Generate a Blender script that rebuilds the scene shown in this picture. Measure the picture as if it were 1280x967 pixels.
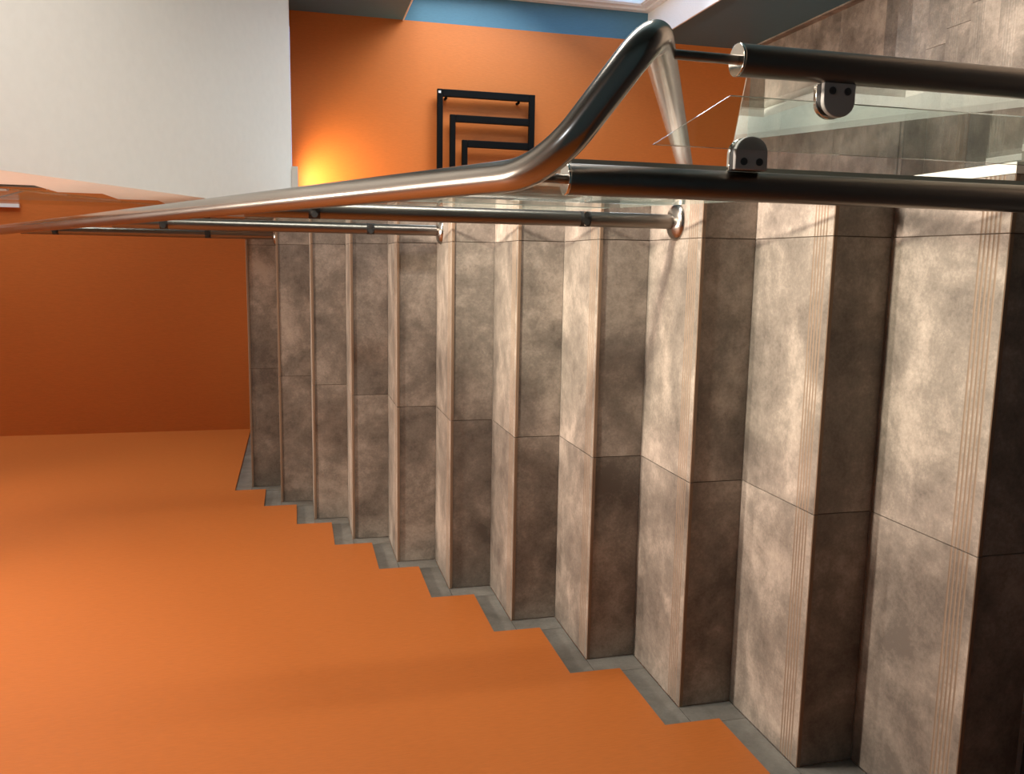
import bpy, bmesh, math, random
from mathutils import Vector, Matrix
random.seed(7)
sc = bpy.context.scene
for o in list(bpy.data.objects):
    bpy.data.objects.remove(o)

# ------------------------------------------------------------------ camera
# the photograph was taken with the phone turned on its side: world "up" points to the left of the frame
YAW, PITCH, ROLL = -0.1481, 0.2477, -0.0190
CAM = Vector((-0.0698, -0.9648, 1.3796))
_cy, _sy, _cp, _sp = math.cos(YAW), math.sin(YAW), math.cos(PITCH), math.sin(PITCH)
fwd = Vector((_sy * _cp, _cy * _cp, -_sp))
right = Vector((_cy, -_sy, 0))
up = right.cross(fwd)
r2 = math.cos(ROLL) * right + math.sin(ROLL) * up
u2 = -math.sin(ROLL) * right + math.cos(ROLL) * up
cam_data = bpy.data.cameras.new('camera')
cam_data.sensor_width = 36.0
cam_data.lens = 1062.6 / 1280 * 36.0
cam_data.clip_start = 0.02
cam = bpy.data.objects.new('camera', cam_data)
m = Matrix((-u2, r2, -fwd)).transposed().to_4x4()
m.translation = CAM
cam.matrix_world = m
sc.collection.objects.link(cam)
sc.camera = cam

# ------------------------------------------------------------------ world, lights, exposure
world = bpy.data.worlds.new('world')
sc.world = world
world.use_nodes = True
bg = world.node_tree.nodes['Background']
bg.inputs[0].default_value = (0.42, 0.62, 1.0, 1)
bg.inputs[1].default_value = 2.6

def area_light(name, loc, rot, sx, sy, power, color, portal=False):
    d = bpy.data.lights.new(name, 'AREA')
    d.shape = 'RECTANGLE'; d.size = sx; d.size_y = sy
    d.energy = power; d.color = color
    if portal: d.cycles.is_portal = True
    o = bpy.data.objects.new(name, d)
    o.location = loc; o.rotation_euler = rot
    sc.collection.objects.link(o)
    return o

PI = math.pi
# daylight through the two windows of the right wall
area_light('window_daylight', (2.05, 3.9, 3.2), (0, PI / 2, 0), 1.6, 1.5, 60, (1.0, 0.90, 0.80))
area_light('window_daylight_low', (2.12, 3.60, 0.0), (0, math.radians(118), math.radians(24)), 1.4, 1.1, 115, (0.95, 0.96, 1.0))
def spot(name, loc, target, power, color, angle, blend=0.8, size=0.05):
    d = bpy.data.lights.new(name, 'SPOT')
    d.energy = power; d.color = color; d.spot_size = math.radians(angle); d.spot_blend = blend
    d.shadow_soft_size = size
    o = bpy.data.objects.new(name, d)
    o.location = loc
    o.rotation_euler = (Vector(target) - Vector(loc)).to_track_quat('-Z', 'Y').to_euler()
    sc.collection.objects.link(o)
    return o

# recessed downlights over the flight, an added rail highlight beam, and an added side fill
area_light('side_fill_light', (1.42, 0.9, 1.25), (0, PI / 2, 0), 1.3, 0.25, 32, (1.0, 0.94, 0.88))  # added fill for the soffit and slim tube highlights; no known source
spot('downlight_beam', (-0.45, 1.45, 4.62), (-0.45, 1.35, 0), 520, (1.0, 0.86, 0.73), 76, 0.9, 0.10)
spot('downlight_beam', (-0.45, 2.75, 4.62), (-0.45, 2.75, 0), 180, (1.0, 0.86, 0.73), 84, 0.7, 0.10)
spot('rail_highlight_beam', (0.55, -0.95, 3.08), (0.3, -0.2, 0.9), 9, (0.80, 0.90, 1.0), 60, 0.5, 0.07)  # added cool beam to put a streak on the bent handrail
spot('downlight_beam', (0.85, 0.75, 2.55), (0.85, 1.3, 0), 600, (1.0, 0.86, 0.73), 84, 0.5, 0.08)

sc.view_settings.view_transform = 'Standard'
sc.view_settings.look = 'None'
sc.view_settings.gamma = 1
sc.view_settings.use_curve_mapping = False
sc.view_settings.exposure = 0.0
sc.cycles.max_bounces = 14
sc.cycles.diffuse_bounces = 6
sc.cycles.glossy_bounces = 6
sc.cycles.transparent_max_bounces = 24
sc.cycles.sample_clamp_indirect = 6

# ------------------------------------------------------------------ dimensions (metres)
G, R = 0.30584, 0.14612          # going and rise of the up flight
GD = 0.2861                      # going of the other flights
YD = -0.0986                     # first nosing of the down flight
WX = -1.197                      # left wall
RX = 1.44                        # right wall
YF = 4.86                        # far wall, upper level
YFL = 4.67                       # far wall, lower level
SH, SO = 0.076, 0.083            # skirting height and run-out
F1, F2 = -12 * R, 11 * R
YU1 = 3.575                      # nosing k of the upper flight at YU1 - k*GD

# ------------------------------------------------------------------ materials
def new_mat(name):
    mt = bpy.data.materials.new(name); mt.use_nodes = True
    nt = mt.node_tree
    return mt, nt, nt.nodes['Principled BSDF']

def N(nt, t, **kw):
    n = nt.nodes.new(t)
    for k, v in kw.items(): setattr(n, k, v)
    return n

def ramp(nt, src, stops):
    n = N(nt, 'ShaderNodeValToRGB')
    e = n.color_ramp.elements
    while len(e) < len(stops): e.new(0.5)
    for el, (p, c) in zip(e, stops):
        el.position = p; el.color = (*c, 1)
    nt.links.new(src, n.inputs[0])
    return n

def tile_material(name, dark, mid, light, rough=0.55):
    mt, nt, b = new_mat(name)
    geo = N(nt, 'ShaderNodeTexCoord')
    at = N(nt, 'ShaderNodeAttribute', attribute_name='tile')
    off = N(nt, 'ShaderNodeVectorMath', operation='ADD')
    mul = N(nt, 'ShaderNodeVectorMath', operation='SCALE'); mul.inputs['Scale'].default_value = 9.0
    nt.links.new(at.outputs['Vector'], mul.inputs[0])
    nt.links.new(geo.outputs['Object'], off.inputs[0]); nt.links.new(mul.outputs[0], off.inputs[1])
    n1 = N(nt, 'ShaderNodeTexNoise'); n1.inputs['Scale'].default_value = 4.5
    n1.inputs['Detail'].default_value = 7; n1.inputs['Roughness'].default_value = 0.6; n1.inputs['Distortion'].default_value = 0.5
    nt.links.new(off.outputs[0], n1.inputs['Vector'])
    n2 = N(nt, 'ShaderNodeTexNoise'); n2.inputs['Scale'].default_value = 130; n2.inputs['Detail'].default_value = 5; n2.inputs['Roughness'].default_value = 0.75
    nt.links.new(off.outputs[0], n2.inputs['Vector'])
    n3 = N(nt, 'ShaderNodeTexNoise'); n3.inputs['Scale'].default_value = 22; n3.inputs['Detail'].default_value = 6; n3.inputs['Roughness'].default_value = 0.7
    nt.links.new(off.outputs[0], n3.inputs['Vector'])
    a = N(nt, 'ShaderNodeMath', operation='MULTIPLY_ADD'); a.inputs[1].default_value = 0.34
    nt.links.new(n2.outputs['Fac'], a.inputs[0]); nt.links.new(n1.outputs['Fac'], a.inputs[2])
    a2 = N(nt, 'ShaderNodeMath', operation='MULTIPLY_ADD'); a2.inputs[1].default_value = 0.42
    nt.links.new(n3.outputs['Fac'], a2.inputs[0]); nt.links.new(a.outputs[0], a2.inputs[2])
    sp = N(nt, 'ShaderNodeSeparateXYZ'); nt.links.new(at.outputs['Vector'], sp.inputs[0])
    a3 = N(nt, 'ShaderNodeMath', operation='MULTIPLY_ADD'); a3.inputs[1].default_value = 0.07
    nt.links.new(sp.outputs['Z'], a3.inputs[0]); nt.links.new(a2.outputs[0], a3.inputs[2])
    a4 = N(nt, 'ShaderNodeMath', operation='MULTIPLY'); a4.inputs[1].default_value = 0.78
    nt.links.new(a3.outputs[0], a4.inputs[0])
    r = ramp(nt, a4.outputs[0], [(0.56, dark), (0.715, mid), (0.88, light)])
    nt.links.new(r.outputs[0], b.inputs['Base Color'])
    # pits
    v = N(nt, 'ShaderNodeTexVoronoi'); v.inputs['Scale'].default_value = 38
    nt.links.new(off.outputs[0], v.inputs['Vector'])
    bp = N(nt, 'ShaderNodeBump'); bp.inputs['Strength'].default_value = 0.12; bp.inputs['Distance'].default_value = 0.002
    nt.links.new(n3.outputs['Fac'], bp.inputs['Height']); nt.links.new(bp.outputs[0], b.inputs['Normal'])
    b.inputs['Roughness'].default_value = rough
    b.inputs['Specular IOR Level'].default_value = 0.35
    return mt

def paint_material(name, col, rough=0.6, bump=0.05, stretch=(60, 60, 9), var=0.06, spec=0.3):
    mt, nt, b = new_mat(name)
    geo = N(nt, 'ShaderNodeTexCoord')
    mp = N(nt, 'ShaderNodeMapping'); mp.inputs['Scale'].default_value = stretch
    nt.links.new(geo.outputs['Object'], mp.inputs['Vector'])
    n1 = N(nt, 'ShaderNodeTexNoise'); n1.inputs['Scale'].default_value = 4; n1.inputs['Detail'].default_value = 4
    nt.links.new(mp.outputs[0], n1.inputs['Vector'])
    hi = tuple(min(1, c * (1 + var)) for c in col); lo = tuple(c * (1 - var) for c in col)
    r = ramp(nt, n1.outputs['Fac'], [(0.3, lo), (0.7, hi)])
    nt.links.new(r.outputs[0], b.inputs['Base Color'])
    bp = N(nt, 'ShaderNodeBump'); bp.inputs['Strength'].default_value = bump; bp.inputs['Distance'].default_value = 0.002
    nt.links.new(n1.outputs['Fac'], bp.inputs['Height']); nt.links.new(bp.outputs[0], b.inputs['Normal'])
    b.inputs['Roughness'].default_value = rough
    b.inputs['Specular IOR Level'].default_value = spec
    return mt

def plain(name, col, rough=0.5, metal=0.0):
    mt, nt, b = new_mat(name)
    n1 = N(nt, 'ShaderNodeTexNoise'); n1.inputs['Scale'].default_value = 90
    r = ramp(nt, n1.outputs['Fac'], [(0.3, tuple(c * 0.93 for c in col)), (0.7, tuple(min(1, c * 1.05) for c in col))])
    nt.links.new(r.outputs[0], b.inputs['Base Color'])
    b.inputs['Roughness'].default_value = rough; b.inputs['Metallic'].default_value = metal
    return mt

def steel_material(name, col, rough, aniso=0.0):
    mt, nt, b = new_mat(name)
    tc = N(nt, 'ShaderNodeTexCoord')
    n1 = N(nt, 'ShaderNodeTexNoise'); n1.inputs['Scale'].default_value = 6; n1.inputs['Detail'].default_value = 1
    nt.links.new(tc.outputs['Object'], n1.inputs['Vector'])
    mr = N(nt, 'ShaderNodeMapRange'); mr.inputs['To Min'].default_value = rough * 0.85; mr.inputs['To Max'].default_value = rough * 1.2
    nt.links.new(n1.outputs['Fac'], mr.inputs['Value']); nt.links.new(mr.outputs[0], b.inputs['Roughness'])
    b.inputs['Base Color'].default_value = (*col, 1); b.inputs['Metallic'].default_value = 1
    return mt

def glass_material():
    # thin clear pane: transparent + mirror weighted by the Fresnel law on both faces
    mt = bpy.data.materials.new('clear_glass'); mt.use_nodes = True
    nt = mt.node_tree; nt.nodes.clear()
    out = N(nt, 'ShaderNodeOutputMaterial'); mx = N(nt, 'ShaderNodeMixShader')
    tr = N(nt, 'ShaderNodeBsdfTransparent'); tr.inputs[0].default_value = (0.93, 0.965, 0.95, 1)
    gl = N(nt, 'ShaderNodeBsdfGlossy'); gl.inputs['Roughness'].default_value = 0.0; gl.inputs['Color'].default_value = (0.97, 1, 0.99, 1)
    fr = N(nt, 'ShaderNodeFresnel'); ge = N(nt, 'ShaderNodeNewGeometry')
    mr = N(nt, 'ShaderNodeMapRange'); mr.inputs['To Min'].default_value = 1.5; mr.inputs['To Max'].default_value = 1 / 1.5
    nt.links.new(ge.outputs['Backfacing'], mr.inputs['Value']); nt.links.new(mr.outputs[0], fr.inputs['IOR'])
    nt.links.new(fr.outputs[0], mx.inputs[0]); nt.links.new(tr.outputs[0], mx.inputs[1]); nt.links.new(gl.outputs[0], mx.inputs[2])
    nt.links.new(mx.outputs[0], out.inputs[0])
    return mt

M = {}
M['tile'] = tile_material('stone_tile', (0.122, 0.102, 0.085), (0.228, 0.194, 0.161), (0.42, 0.354, 0.295))
M['skirt'] = tile_material('skirting_tile', (0.17, 0.155, 0.135), (0.24, 0.22, 0.195), (0.33, 0.305, 0.27))
M['tile_edge'] = plain('tile_edge', (0.23, 0.15, 0.095), 0.7)
M['groove'] = plain('anti_slip_groove', (0.235, 0.170, 0.120), 0.8)
M['grout'] = plain('grout', (0.10, 0.075, 0.055), 0.9)
M['orange'] = paint_material('orange_wallcovering', (0.60, 0.168, 0.034), 0.5, 0.25, (60, 60, 8), 0.05)
M['blue'] = paint_material('blue_grey_paint', (0.082, 0.190, 0.255), 0.5, 0.15, (60, 60, 8), 0.05)
M['white'] = paint_material('white_plaster', (0.80, 0.77, 0.71), 0.7, 0.04, (8, 8, 8), 0.015)
M['gloss_white'] = plain('white_gloss', (0.85, 0.84, 0.82), 0.25)
M['steel'] = steel_material('brushed_steel', (0.40, 0.37, 0.335), 0.22)
M['steel_dark'] = plain('satin_steel_clamp', (0.46, 0.45, 0.43), 0.45, 0.15)
M['steel_dimmed'] = steel_material('steel_post_dimmed', (0.24, 0.215, 0.19), 0.33)  # darker than the handrail steel: dim reflections put into the colour
M['steel_bright'] = steel_material('polished_steel', (0.78, 0.72, 0.64), 0.12)
M['screw'] = steel_material('dark_screw', (0.16, 0.16, 0.16), 0.3)
M['black'] = plain('black_metal', (0.006, 0.006, 0.006), 0.55)
M['black'].node_tree.nodes['Principled BSDF'].inputs['Specular IOR Level'].default_value = 0.06
M['dim_landing'] = paint_material('dim_landing_finish', (0.03, 0.03, 0.032), 0.95, 0.3, (60, 60, 60), 0.2)  # invented dark finish on the unseen landing, keeps tube reflections dark
M['rubber'] = plain('black_rubber', (0.02, 0.02, 0.02), 0.7)
M['glass'] = glass_material()
M['glass_edge'] = plain('glass_edge', (0.24, 0.27, 0.24), 0.15)

# ------------------------------------------------------------------ helpers
def link(name, bm, mats, parent=None, smooth=False, loc=None, bevel=0.0, kind=None, label=None):
    me = bpy.data.meshes.new(name)
    bmesh.ops.recalc_face_normals(bm, faces=bm.faces)
    bm.to_mesh(me); bm.free()
    for mt in (mats if isinstance(mats, (list, tuple)) else [mats]): me.materials.append(mt)
    if smooth:
        for p in me.polygons: p.use_smooth = True
        me.set_sharp_from_angle(angle=math.radians(40))
    o = bpy.data.objects.new(name, me); sc.collection.objects.link(o)
    if parent is not None:
        o.parent = parent
        o.matrix_parent_inverse = parent.matrix_world.inverted() if not hasattr(parent, '_x') else Matrix()
    if bevel:
        bv = o.modifiers.new('bevel', 'BEVEL'); bv.width = bevel; bv.segments = 2; bv.limit_method = 'ANGLE'
    if kind: o['kind'] = kind
    if label: o['label'] = label
    return o

def thing(name, loc, label, cat, group=None):
    o = bpy.data.objects.new(name, None); sc.collection.objects.link(o)
    o.location = loc; o.matrix_world = Matrix.Translation(loc)
    o.empty_display_size = 0.1
    o['label'] = label; o['category'] = cat
    if group: o['group'] = group
    return o

def box(bm, x0, x1, y0, y1, z0, z1, mi=0):
    vs = [bm.verts.new((x, y, z)) for x in (x0, x1) for y in (y0, y1) for z in (z0, z1)]
    fs = []
    for f in ((0, 1, 3, 2), (4, 6, 7, 5), (0, 4, 5, 1), (2, 3, 7, 6), (0, 2, 6, 4), (1, 5, 7, 3)):
        fc = bm.faces.new([vs[i] for i in f]); fc.material_index = mi; fs.append(fc)
    return fs

def prism(bm, pts, x0, x1, mi=0, axis='x'):
    # pts: (Y, Z) outline extruded along X
    a = [bm.verts.new((x0, y, z)) for y, z in pts]
    b = [bm.verts.new((x1, y, z)) for y, z in pts]
    n = len(pts); fs = []
    fs.append(bm.faces.new(a)); fs.append(bm.faces.new(list(reversed(b))))
    for i in range(n):
        fs.append(bm.faces.new([a[i], b[i], b[(i + 1) % n], a[(i + 1) % n]]))
    for f in fs: f.material_index = mi
    return fs

def sweep(bm, path, rad, seg=24, cap=True, mi=0):
    path = [Vector(q) for q in path]
    n = len(path); rings = []
    t = (path[1] - path[0]).normalized()
    nrm = t.orthogonal().normalized()
    for i, q in enumerate(path):
        if i == 0: d = path[1] - path[0]
        elif i == n - 1: d = path[-1] - path[-2]
        else: d = (path[i + 1] - q).normalized() + (q - path[i - 1]).normalized()
        d.normalize()
        nrm = (nrm - d * nrm.dot(d)).normalized()
        bn = d.cross(nrm)
        rr = rad[i] if isinstance(rad, (list, tuple)) else rad
        rings.append([bm.verts.new(q + (nrm * math.cos(2 * PI * k / seg) + bn * math.sin(2 * PI * k / seg)) * rr) for k in range(seg)])
    for i in range(n - 1):
        for k in range(seg):
            f = bm.faces.new([rings[i][k], rings[i][(k + 1) % seg], rings[i + 1][(k + 1) % seg], rings[i + 1][k]]); f.material_index = mi
    if cap:
        bm.faces.new(list(reversed(rings[0]))); bm.faces.new(rings[-1])

def fillet(pts, radii, steps=14):
    pts = [Vector(q) for q in pts]; out = [pts[0]]
    for i in range(1, len(pts) - 1):
        a = (pts[i - 1] - pts[i]).normalized(); b = (pts[i + 1] - pts[i]).normalized()
        ang = a.angle(b); rr = radii[i - 1]
        d = rr / math.tan(ang / 2)
        p0 = pts[i] + a * d; p1 = pts[i] + b * d
        c = pts[i] + (a + b).normalized() * (rr / math.sin(ang / 2))
        v0 = p0 - c; v1 = p1 - c; tot = v0.angle(v1)
        for s in range(steps + 1):
            w = s / steps
            out.append(c + (v0 * math.sin((1 - w) * tot) + v1 * math.sin(w * tot)) / math.sin(tot))
    out.append(pts[-1])
    return out

def tag_tile(bm, faces, layer):
    v = (random.random(), random.random(), random.random())
    for f in faces:
        f[layer] = v

# ------------------------------------------------------------------ the shell of the stairwell
def struct(name, fn, mats, **kw):
    bm = bmesh.new(); fn(bm)
    return link(name, bm, mats, kind='structure', **kw)

NEARY, CEIL = -1.60, 4.70
# left wall: masonry and, 7 mm proud of the skirting, the orange lining with its stepped lower edge
def wall_left(bm):
    box(bm, WX - 0.16, WX - 0.012, NEARY - 0.2, YF + 0.2, F1 - 1.9, CEIL + 0.2)
struct('wall_left', wall_left, M['orange'])
def lining(bm):
    pts = [(NEARY, SH)]
    for k in range(1, 12):
        pts.append((k * G - SO, (k - 1) * R + SH)); pts.append((k * G - SO, k * R + SH))
    pts += [(YF, F2 + SH), (YF, CEIL), (NEARY, CEIL)]
    prism(bm, pts, WX - 0.012, WX + 0.009)
struct('wall_left_lining', lining, M['orange'])
struct('wall_far', lambda bm: box(bm, WX - 0.1, RX + 0.6, YF, YF + 0.2, F2 - 0.2, CEIL + 0.2), M['orange'])
struct('wall_far_lower', lambda bm: box(bm, WX - 0.1, RX, YFL, YF + 0.2, F1 - 0.3, F2 - 0.223), M['orange'])
struct('wall_near', lambda bm: box(bm, WX - 0.1, RX + 0.3, NEARY - 0.2, NEARY, F1 - 1.9, CEIL + 0.2), M['blue'])
struct('ceiling', lambda bm: box(bm, WX - 0.1, RX + 0.6, NEARY - 0.2, YF + 0.2, CEIL, CEIL + 0.2), M['white'])

# right wall with a deep window niche on each level
HEAD, SILL, NY0 = 0.69, -0.975, 3.05
HEAD2, SILL2 = HEAD + 11 * R + 12 * R, SILL + 11 * R + 12 * R
def wall_right(bm):
    t = RX + 0.30
    box(bm, RX, t, NEARY, NY0, F1 - 1.9, CEIL)
    box(bm, RX, t, NY0, YF + 0.19, F1 - 0.3, SILL)
    box(bm, RX, t, NY0, YFL, HEAD, F2 - 0.22)
    box(bm, RX, t, NY0, YF, F2 - 0.22, SILL2)
    box(bm, RX, t, NY0, YF, HEAD2, CEIL)
    box(bm, RX, t, YFL, YF + 0.19, SILL, F2 - 0.22)
struct('wall_right', wall_right, M['blue'])
def bead(bm):
    box(bm, RX - 0.004, RX + 0.006, NY0, YFL, HEAD - 0.006, HEAD + 0.003)
struct('trim_1', bead, M['gloss_white'])

def window(name, sill, head, yfar, cat):
    bm = bmesh.new()
    x0 = 1.618; y0, y1 = NY0, yfar
    fw = 0.055
    def ring(a, b, ya, yb, za, zb, w):
        box(bm, a, b, ya, ya + w, za, zb); box(bm, a, b, yb - w, yb, za, zb)
        box(bm, a, b, ya + w, yb - w, za, za + w); box(bm, a, b, ya + w, yb - w, zb - w, zb)
    ring(x0, x0 + 0.07, y0, y1, sill, head, fw)
    o = link(name, bm, M['gloss_white'], kind='structure', bevel=0.003)
    ym = (y0 + y1) / 2
    for a, b in ((y0 + fw, ym), (ym, y1 - fw)):
        bm = bmesh.new()
        ring(x0 + 0.012, x0 + 0.062, a, b, sill + fw, head - fw, 0.05)
        ring(x0 + 0.020, x0 + 0.050, a + 0.05, b - 0.05, sill + fw + 0.05, head - fw - 0.05, 0.012)
        s = link('window_sash', bm, M['gloss_white'], parent=o, bevel=0.003)
        bm = bmesh.new()
        box(bm, x0 + 0.03, x0 + 0.036, a + 0.055, b - 0.055, sill + fw + 0.055, head - fw - 0.055)
        link('window_pane', bm, M['glass'], parent=s)
    bm = bmesh.new()
    box(bm, RX - 0.022, x0, y0 + 0.002, y1 - 0.002, sill, sill + 0.014)
    link('window_sill', bm, M['gloss_white'], parent=o, bevel=0.003)
window('window_1', SILL, HEAD, YFL, None)
window('window_2', SILL2, HEAD2, YF, None)

# invented slit frame around the added side fill light
def slit(bm):
    for a, b, c, d in ((0.745, 0.775, 0.57, 1.93), (1.025, 1.055, 0.57, 1.93), (0.775, 1.025, 0.57, 0.60), (0.775, 1.025, 1.90, 1.93)):
        box(bm, 1.40, RX - 0.001, a, b, c, d)
struct('side_fill_frame', slit, M['gloss_white'])

# ------------------------------------------------------------------ tiled floors
def tiles(bm, lay, xs, ys, z, th=0.010, j=0.0022):
    for a, b in zip(xs[:-1], xs[1:]):
        for c, d in zip(ys[:-1], ys[1:]):
            tag_tile(bm, box(bm, a + j / 2, b - j / 2, c + j / 2, d - j / 2, z - th, z, 0), lay)
def floor(name, xs, ys, z, slab_bottom, x0, x1, y0, y1, top='tile'):
    bm = bmesh.new(); lay = bm.faces.layers.float_vector.new('tile')
    tiles(bm, lay, xs, ys, z)
    box(bm, x0, x1, y0, y1, z - 0.05, z - 0.003, 1)
    box(bm, x0, x1, y0 + 0.001, y1 - 0.001, slab_bottom, z - 0.05, 2)
    return link(name, bm, [M[top], M['grout'], M['white']], kind='structure')
floor('floor_landing', [WX, -0.6, 0.0, 0.104], [NEARY, -1.2, -0.6, 0.0, G - 0.006], 0.0, -0.25, WX, 0.124, NEARY, G - 0.012, 'dim_landing')
floor('floor_landing_right', [0.14, 0.837, RX], [NEARY, -1.2, -0.6, YD], 0.0, -0.25, 0.124, RX, NEARY, YD - 0.01, 'dim_landing')
floor('floor_lower', [WX, -0.6, 0.0, 0.237, 0.837, RX], [3.05, 3.65, 4.25, YFL], F1, F1 - 0.22, WX, RX, 3.06, YFL)
floor('floor_upper', [WX, -0.6, 0.0, 0.237, 0.837, RX], [11 * G + 0.28, 4.0, 4.6, YF], F2, F2 - 0.222, WX, RX, 11 * G + 0.02, YF)
def beam(bm):
    box(bm, 0.126, RX, 3.10, 11 * G + 0.03, F2 - 0.222, F2 - 0.012)
    box(bm, 0.126, 0.35, 3.10, 3.40, F2 - 0.250, F2 - 0.222)
struct('trim_2', beam, M['white'])

# ------------------------------------------------------------------ flights of stairs
def notched(y0, y1, z, th, groove=True):
    """outline of a tread tile, front (nosing) at y0, five anti-slip grooves behind the nosing"""
    s = 1 if y1 > y0 else -1
    pts = [(y0, z - th), (y0, z - 0.0015), (y0 + s * 0.0015, z)]
    if groove:
        for i in range(5):
            c = y0 + s * (0.024 + 0.0105 * i)
            pts += [(c - s * 0.0028, z), (c - s * 0.0010, z - 0.0010), (c + s * 0.0010, z - 0.0010), (c + s * 0.0028, z)]
    pts += [(y1, z), (y1, z - th)]
    return pts

def flight(root, n, ynose, znose, s, going, xs_tile, xcore, xedge, core, with_last=True, skirt=None, k0=1):
    """n risers; tread k runs from nosing k; s = +1 climbs away from the camera, -1 climbs towards it"""
    j = 0.0022
    for k in range(k0, k0 + n):
        y = ynose(k); z = znose(k)
        # riser
        bm = bmesh.new(); lay = bm.faces.layers.float_vector.new('tile')
        for a, b in zip(xs_tile[:-1], xs_tile[1:]):
            y0, y1 = sorted((y + s * 0.004, y + s * 0.0125))
            tag_tile(bm, box(bm, a + j / 2, b - j / 2, y0, y1, z - R + 0.0005, z - 0.0115), lay)
        y0, y1 = sorted((y + s * 0.006, y + s * 0.0125))
        box(bm, xs_tile[0], xs_tile[-1], y0, y1, z - R + 0.0005, z - 0.0112, 1)
        link('riser', bm, [M['tile'], M['grout']], parent=root)
        if k == k0 + n - 1 and not with_last:
            continue
        bm = bmesh.new(); lay = bm.faces.layers.float_vector.new('tile')
        ye = y + s * (going + 0.003)
        if k == k0 + n - 1: ye = y + s * 0.28
        for a, b in zip(xs_tile[:-1], xs_tile[1:]):
            fs = prism(bm, notched(y, ye, z, 0.010), a + j / 2, b - j / 2)
            tag_tile(bm, fs, lay)
            fs[2].material_index = 2; fs[3].material_index = 2
            for i in range(5):
                for q in (5, 6, 7): fs[q + 4 * i].material_index = 3
        y0, y1 = sorted((y + s * 0.003, ye))
        box(bm, xs_tile[0], xs_tile[-1], y0, y1, z - 0.0112, z - 0.003, 1)
        link('tread', bm, [M['tile'], M['grout'], M['tile_edge'], M['groove']], parent=root)
    # concrete core with a painted white edge standing level with the tiles
    bm = bmesh.new(); prism(bm, core(0.0125, 0.0114), *xcore)
    link('stair_slab', bm, M['white'], parent=root)
    bm = bmesh.new(); prism(bm, core(0.0, 0.0), *xedge)
    link('stair_edge', bm, M['white'], parent=root)

def core_up(dy, dz):
    p = [(0.0, -0.24)] if False else []
    p = [(G + dy, -0.25)]
    p += [(G + dy, R - dz)]
    for k in range(1, 11):
        p.append(((k + 1) * G + dy, k * R - dz)); p.append(((k + 1) * G + dy, (k + 1) * R - dz))
    p += [(11 * G + 0.019 + 0.0, F2 - dz), (11 * G + 0.019, 0.4778 * (11 * G + 0.019) - 0.45), (0.42, -0.25)]
    return p
stA = thing('staircase', (-0.55, G, 0), 'flight of grey-brown stone tiled steps climbing beside the orange wall', 'staircase')
flight(stA, 11, lambda k: k * G, lambda k: k * R, 1, G, [WX + 0.001, -0.60, 0.0, 0.104], (WX - 0.0115, 0.104), (0.104, 0.124), core_up)
# stepped skirting against the orange wall
def sk(y0, y1, z0, z1):
    bm = bmesh.new(); lay = bm.faces.layers.float_vector.new('tile')
    tag_tile(bm, box(bm, WX - 0.010, WX + 0.0005, y0 + 0.0008, y1 - 0.0008, z0 + 0.0008, z1 - 0.0008), lay)
    link('skirting_tile', bm, [M['skirt']], parent=stA)
for k in range(1, 12):
    sk(k * G - SO, k * G + 0.003, (k - 1) * R, k * R)
    sk(k * G - SO, (k + 1) * G - SO if k < 11 else 4.1, k * R, k * R + SH)
sk(4.1, YF, F2, F2 + SH)
sk(-0.35, G - SO, 0, SH)

def core_down(dy, dz):
    p = []
    for k in range(0, 12):
        y = YD + k * GD - dy; z = -k * R - dz
        if k == 0: p.append((y, z))
        else: p += [(YD + (k - 1) * GD - dy, z), (y, z)]
    p.append((YD + 11 * GD - dy, F1))
    p += [(YD + 11 * GD - dy, F1 - 0.22), (2.75, F1 - 0.22), (YD - 0.0, -0.45)]
    return p
stB = thing('staircase', (0.8, YD, F1), 'flight of stone tiled steps going down along the blue-grey wall behind the glass', 'staircase')
# built like the others but descending away from the camera: nosings face away
for k in range(0, 12):
    y = YD + k * GD; z = -k * R
    xs = [0.146, 0.237, 0.837, RX - 0.001]
    bm = bmesh.new(); lay = bm.faces.layers.float_vector.new('tile')
    for a, b in zip(xs[:-1], xs[1:]):
        tag_tile(bm, box(bm, a + 0.0011, b - 0.0011, y - 0.0125, y - 0.004, z - R + 0.0005, z - 0.0115), lay)
    box(bm, xs[0], xs[-1], y - 0.0125, y - 0.006, z - R + 0.0005, z - 0.0112, 1)
    link('riser', bm, [M['tile'], M['grout']], parent=stB)
    bm = bmesh.new(); lay = bm.faces.layers.float_vector.new('tile')
    for a, b in zip(xs[:-1], xs[1:]):
        if k == 0: continue
        fs = prism(bm, notched(y, y - GD - 0.003, z, 0.010), a + 0.0011, b - 0.0011)
        tag_tile(bm, fs, lay); fs[2].material_index = 2; fs[3].material_index = 2
    if k == 0:
        bm.free(); continue
    box(bm, xs[0], xs[-1], y - GD - 0.003, y - 0.003, z - 0.0112, z - 0.003, 1)
    link('tread', bm, [M['tile'], M['grout'], M['tile_edge']], parent=stB)
bm = bmesh.new(); prism(bm, core_down(0.0125, 0.0114), 0.1455, RX - 0.001); link('stair_slab', bm, M['white'], parent=stB)
bm = bmesh.new(); prism(bm, core_down(0.0, 0.0), 0.126, 0.145); link('stair_edge', bm, M['white'], parent=stB)
# sloping skirting on the blue-grey wall, then level along the lower floor
for k in range(1, 12):
    y = YD + k * GD
    bm = bmesh.new(); lay = bm.faces.layers.float_vector.new('tile')
    tag_tile(bm, box(bm, RX - 0.009, RX - 0.001, y - GD, y + 0.08, -k * R, -k * R + SH), lay)
    link('skirting_tile', bm, [M['skirt']], parent=stB)
def base_r(bm):
    lay = bm.faces.layers.float_vector.new('tile')
    tag_tile(bm, box(bm, RX - 0.010, RX - 0.0, YD + 11 * GD + 0.082, YFL, F1, F1 + 0.055), lay)
struct('baseboard_right', base_r, [M['tile']])

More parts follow.
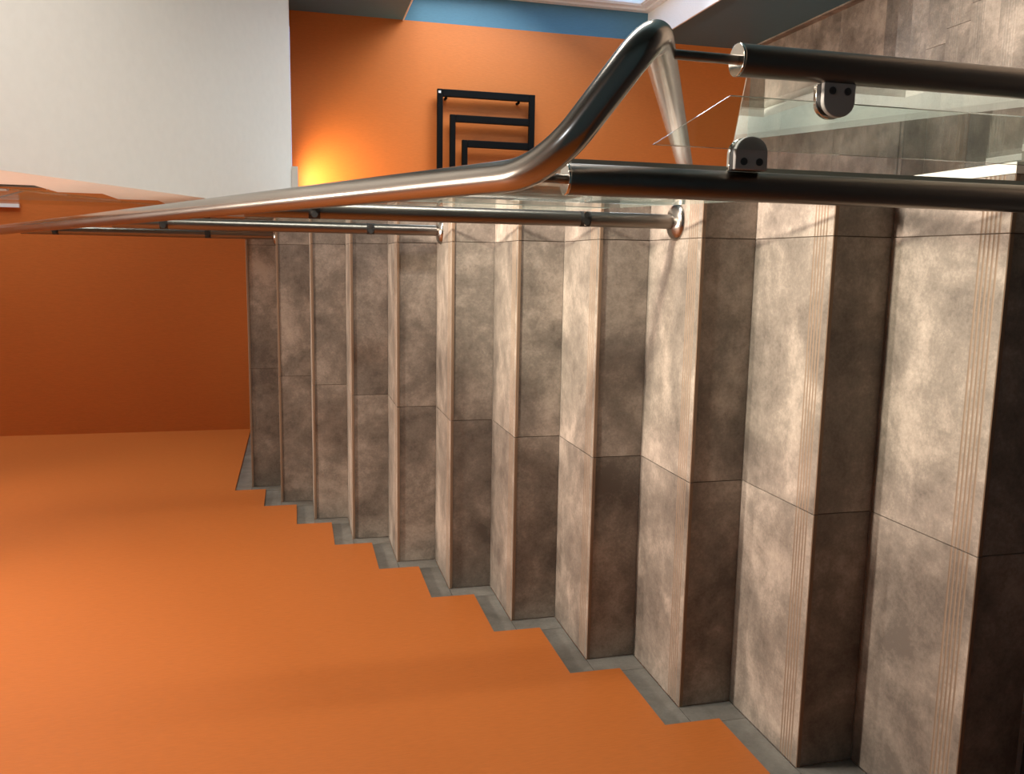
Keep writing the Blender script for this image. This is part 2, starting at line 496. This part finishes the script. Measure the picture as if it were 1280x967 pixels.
# lower flight under the first one: climbs away from the viewer to the lower floor
def core_low(dy, dz):
    p = [(3.06, F1 - 0.22), (3.03 + dy, F1 - dz)]
    for i in range(0, 11):
        y = 3.03 - i * GD + dy
        p += [(y, F1 - i * R - dz), (y, F1 - (i + 1) * R - dz)]
    p += [(3.03 - 11 * GD, F1 - 11 * R - 0.3), (2.9, F1 - 0.42)]
    p[0] = (3.059, F1 - 0.22); p[1] = (3.059, F1 - dz)
    return p
stD = thing('staircase', (-0.5, 0.2, F1 - 11 * R), 'lower flight of stone steps mirrored in the glass under the railing', 'staircase')
flight(stD, 11, lambda k: 3.03 - (11 - k) * GD, lambda k: F1 - (11 - k) * R, 1, GD, [WX + 0.001, -0.60, 0.0, 0.104], (WX - 0.0115, 0.104), (0.104, 0.124), core_low, with_last=False)
bm = bmesh.new(); lay = bm.faces.layers.float_vector.new('tile')
for a, b in ((WX, -0.6), (-0.6, 0.0), (0.0, 0.104)):
    tag_tile(bm, prism(bm, notched(3.03, 3.06, F1, 0.010, False), a + 0.001, b - 0.001), lay)
link('tread', bm, [M['tile']], parent=stD)

# upper flight: climbs towards the viewer over the down flight; white underside
def core_over(dy, dz):
    p = []
    for k in range(1, 12):
        y = YU1 - k * GD
        p += [(y - dy, F2 + (k - 1) * R - dz), (y - dy, F2 + k * R - dz)]
    yb = 3.10
    zt = F2 - 0.222
    p += [(YU1 - 12 * GD, F2 + 11 * R - dz), (YU1 - 12 * GD, zt + 0.5107 * (yb - (YU1 - 12 * GD))), (yb, zt), (11 * G + 0.032, zt), (11 * G + 0.032, F2 - dz)]
    # the outline starts at nosing 1 foot
    return p
stC = thing('staircase', (0.8, YU1, F2), 'upper flight overhead with smooth white plastered underside', 'staircase')
flight(stC, 11, lambda k: YU1 - k * GD, lambda k: F2 + k * R, -1, GD, [0.156 + 0.021, 0.237, 0.837, RX - 0.001], (0.176, RX - 0.001), (0.155, 0.176), core_over)
struct('floor_landing_upper', lambda bm: box(bm, WX, RX, NEARY, YU1 - 12 * GD, F2 + 12 * R - 0.25, F2 + 12 * R), M['white'])

# ------------------------------------------------------------------ balustrades
RAIL_R = 0.0212
def rail_up(y): return 1.030 + 0.4778 * y
def rail_dn(y): return 1.022 - 0.5107 * (y - YD)
XA, XB = 0.045, 0.209
rail = thing('balustrade', (XA, 0.17, 0), 'brushed steel and glass balustrade with bent handrail turning between the flights', 'railing')
path = fillet([(XA, 4.6, rail_up(4.6)), (XA, 0.088, rail_up(0.088)), (XB, 0.022, rail_dn(0.022)), (XB, 3.3, rail_dn(3.3))],
              [0.13, 0.045])
bm = bmesh.new(); sweep(bm, path, RAIL_R, 40)
link('handrail', bm, M['steel'], parent=rail, smooth=True)

def cyl(name, p0, p1, rad, mat, parent, seg=32, bevel=0.0, label=None):
    bm = bmesh.new(); sweep(bm, [p0, p1], rad, seg)
    return link(name, bm, mat, parent=parent, smooth=True, bevel=bevel, label=label)

def clamp(parent, cx, cy, cz, sgn):
    """D-shaped glass clamp: flat side against the post, round side towards the pane; sgn = direction of the round side in X"""
    W, H, T = 0.046, 0.050, 0.026
    root = None
    def dshape(y0, y1, name, mat, par, lx=0.0):
        bm = bmesh.new()
        pts = [(0, -H / 2), (W - 0.022 + lx, -H / 2)]
        for i in range(1, 12):
            a = -PI / 2 + PI * i / 12
            pts.append((W - 0.022 + lx + 0.022 * math.cos(a), H / 2 * math.sin(a)))
        pts += [(W - 0.022 + lx, H / 2), (0, H / 2)]
        a = [bm.verts.new((cx + sgn * u, y0, cz + v)) for u, v in pts]
        b = [bm.verts.new((cx + sgn * u, y1, cz + v)) for u, v in pts]
        bm.faces.new(a); bm.faces.new(list(reversed(b)))
        n = len(pts)
        for i in range(n): bm.faces.new([a[i], b[i], b[(i + 1) % n], a[(i + 1) % n]])
        return link(name, bm, mat, parent=par, smooth=True, bevel=0.0012)
    c = dshape(cy - T / 2, cy - 0.005, 'glass_clamp', M['steel_dark'], parent)
    dshape(cy + 0.005, cy + T / 2, 'clamp_jaw', M['steel_bright'], c)
    dshape(cy - 0.005, cy + 0.005, 'clamp_gasket', M['rubber'], c, -0.006)
    for dz in (-0.012, 0.012):
        bm = bmesh.new()
        y0 = cy - T / 2
        sweep(bm, [(cx + sgn * 0.011, y0 - 0.0012, cz + dz), (cx + sgn * 0.011, y0 + 0.004, cz + dz)], 0.0052, 20)
        sweep(bm, [(cx + sgn * 0.011, y0 - 0.0016, cz + dz), (cx + sgn * 0.011, y0 - 0.0010, cz + dz)], 0.0024, 6, mi=1)
        link('clamp_screw', bm, [M['screw'], M['rubber']], parent=c, smooth=True)
    return c

def big_post(x, y, top, bottom, rod_top):
    p = cyl('newel_post', (x, y, bottom), (x, y, top - 0.003), RAIL_R, M['steel_dimmed'], rail, 40)
    cyl('post_cap', (x, y, top - 0.004), (x, y, top), RAIL_R + 0.0006, M['steel_bright'], p, 40, bevel=0.0008)
    cyl('post_rod', (x, y, top), rod_top, 0.0065, M['steel_dimmed'], p, 20)
    return p
big_post(XA + 0.001, 0.17, 1.021, 0.0, (XA + 0.001, 0.15, rail_up(0.15) - 0.012))
big_post(XB - 0.002, 0.12, 0.799, -0.146, (XB - 0.002, 0.118, rail_dn(0.118) - 0.010))
clamp(rail, XA + 0.001 + 0.0205, 0.152, 0.757, 1)
clamp(rail, XB - 0.002 - 0.0205, 0.152 - 0.025, 0.641, -1)
clamp(rail, XA + 0.001 + 0.0205, 0.152, 0.10, 1)

def pane(pts, nrm_axis, c0, c1, parent, name='glass_panel', edge='glass_edge'):
    """pane: outline pts in the pane plane; nrm_axis 'x' -> pts (y,z), 'y' -> pts (x,z)"""
    bm = bmesh.new()
    mk = (lambda c, q: (c, q[0], q[1])) if nrm_axis == 'x' else (lambda c, q: (q[0], c, q[1]))
    a = [bm.verts.new(mk(c0, q)) for q in pts]; b = [bm.verts.new(mk(c1, q)) for q in pts]
    bm.faces.new(a); bm.faces.new(list(reversed(b)))
    n = len(pts)
    for i in range(n):
        f = bm.faces.new([a[i], b[i], b[(i + 1) % n], a[(i + 1) % n]]); f.material_index = 1
    return link(name, bm, [M['glass'], M[edge]], parent=parent)

# narrow pane in the turn between the two newel posts
def ysl(x): return 0.146
bm_turn = pane([(0.094, 0.03), (0.165, 0.03), (0.165, 0.794), (0.094, 0.905)], 'y', 0.138, 0.146, rail)
# slim posts of the up flight
def slim_post(parent, x, y, z0, top, railz, clamps, side=1):
    p = cyl('post', (x, y, z0), (x, y, top), 0.0185, M['steel_dimmed'], parent, 32, bevel=0.001)
    bm = bmesh.new()
    prof = [(0.0475, 0), (0.0475, 0.003), (0.043, 0.009), (0.034, 0.014), (0.024, 0.017), (0.0187, 0.018)]
    sweep(bm, [(x, y, z0 + h + 0.0001 * i) for i, (r_, h) in enumerate(prof)], [r_ for r_, h in prof], 40)
    link('flange', bm, M['steel'], parent=p, smooth=True)
    cyl('post_rod', (x, y, top), (x, y, railz - 0.012), 0.006, M['steel_dimmed'], p, 16)
    for cz in clamps:
        bm = bmesh.new()
        sweep(bm, [(x, y, cz - 0.013), (x, y, cz + 0.013)], 0.0188, 28, mi=0)
        for d in (-1, 1):
            sweep(bm, [(x + d * 0.0095, y - 0.010, cz), (x + d * 0.0095, y - 0.0215, cz)], 0.0072, 20, mi=1)
        link('clamp_collar', bm, [M['rubber'], M['steel_bright']], parent=p, smooth=True)
    return p
slim_post(rail, 0.043, 1.06, 3 * R, 1.487, rail_up(1.06), (0.686, 1.334))
slim_post(rail, 0.042, 2.05, 6 * R, 1.946, rail_up(2.05), (1.124, 1.79))
slim_post(rail, 0.043, 3.25, 10 * R, 2.545, rail_up(3.25), (1.765, 2.404))
def slope_pane(x, y0, y1, f, lo, hi, parent, edge='glass_edge'):
    return pane([(y0, f(y0) - lo), (y1, f(y1) - lo), (y1, f(y1) - hi), (y0, f(y0) - hi)], 'x', x - 0.004, x + 0.004, parent, edge=edge)
XG = 0.076
slope_pane(XG, 0.22, 1.045, rail_up, 0.93, 0.14, rail)
slope_pane(XG, 1.075, 2.035, rail_up, 0.93, 0.14, rail)
slope_pane(XG, 2.065, 3.235, rail_up, 0.93, 0.14, rail)
slope_pane(XG, 3.265, 4.3, rail_up, 0.93, 0.14, rail)
XP = 0.209
slope_pane(XP, 0.150, 1.60, rail_dn, 0.93, 0.132, rail)
slope_pane(XP, 1.64, 3.0, rail_dn, 0.93, 0.132, rail)
slim_post(rail, XP - 0.030, 1.62, -6 * R, rail_dn(1.62) - 0.05, rail_dn(1.62), (), 1) if False else None

# balustrade of the upper flight, seen from below at the left edge
def rail_ov(y): return F2 + 1.03 + 0.5107 * (YU1 - y)
rail2 = thing('balustrade', (0.22, YU1, F2), 'steel post and glass railing on the upper flight at the left edge of the photo', 'railing')
bm = bmesh.new(); sweep(bm, [(0.160, 3.4, rail_ov(3.4)), (0.160, 0.4, rail_ov(0.4))], RAIL_R, 32)
link('handrail', bm, M['steel'], parent=rail2, smooth=True)
for y, k in ((2.29, 4), (1.12, 8)):
    z0 = F2 + k * R
    p = cyl('post', (0.160, y, z0), (0.160, y, rail_ov(y) - 0.02), 0.009, M['steel'], rail2, 24)
    for cz in (z0 + 0.145, z0 + 0.75):
        bm = bmesh.new()
        H = 0.022
        pts = [(y + 0.006, cz - H), (y + 0.030, cz - H), (y + 0.044, cz - 0.010), (y + 0.044, cz + 0.010), (y + 0.030, cz + H), (y + 0.006, cz + H)]
        prism(bm, pts, 0.146, 0.174)
        link('glass_clamp', bm, M['steel_dark'], parent=rail2, bevel=0.003)
slope_pane(0.160, 2.32, 3.3, rail_ov, 0.90, 0.14, rail2, 'glass')
slope_pane(0.160, 1.15, 2.26, rail_ov, 0.90, 0.14, rail2, 'glass')
struct('trim_3', lambda bm: box(bm, 0.216, 0.286, YF - 0.02, YF, 2.985, 3.6), M['gloss_white'])

# ------------------------------------------------------------------ nested black frame radiator on the lower far wall
rad = thing('towel_radiator', (0.75, 4.62, -0.2), 'black tubular radiator of nested square frames on the orange wall', 'radiator')
y0, y1 = 4.595, 4.625
def bar(name, a, b, c, d, label=None):
    bm = bmesh.new(); box(bm, a, b, y0, y1, c, d)
    return link(name, bm, M['black'], parent=rad, bevel=0.003, label=label)
ZB = -0.165; XL = 0.42
bar('bottom_bar', XL, 1.025, ZB, ZB + 0.038)
bar('left_bar', XL, XL + 0.036, ZB + 0.0385, 0.480)
for xr, zt in ((1.025, 0.480), (0.872, 0.397), (0.718, 0.317)):
    bar('frame_bar', XL + 0.0365, xr, zt - 0.036, zt)
    bar('upright_bar', xr - 0.045, xr, ZB + 0.0385, zt - 0.0365)
for x, z in ((0.975, 0.42), (0.975, -0.06), (0.5, 0.42), (0.5, -0.06)):
    bm = bmesh.new(); sweep(bm, [(x, y1 - 0.003, z), (x, YFL, z)], 0.009, 16)
    link('wall_bracket', bm, M['black'], parent=rad, smooth=True)
bm = bmesh.new(); box(bm, 0.998, 1.012, y0 - 0.001, y0 + 0.0, 0.458, 0.474)
link('tag', bm, M['gloss_white'], parent=rad, label='small white tag')

# lamp under the upper landing that washes the lower far wall
lamp = thing('ceiling_spotlight', (0.42, 4.46, F2 - 0.222), 'small recessed spotlight glowing on the orange wall under the upper floor', 'ceiling light')
bm = bmesh.new(); sweep(bm, [(0.42, 4.46, F2 - 0.222), (0.42, 4.46, F2 - 0.232)], 0.045, 32)
link('lamp_ring', bm, M['gloss_white'], parent=lamp, smooth=True)
spot('spotlight_beam', (0.42, 4.46, F2 - 0.25), (0.46, 4.66, 0.95), 30, (1.0, 0.74, 0.36), 150, 1.0)
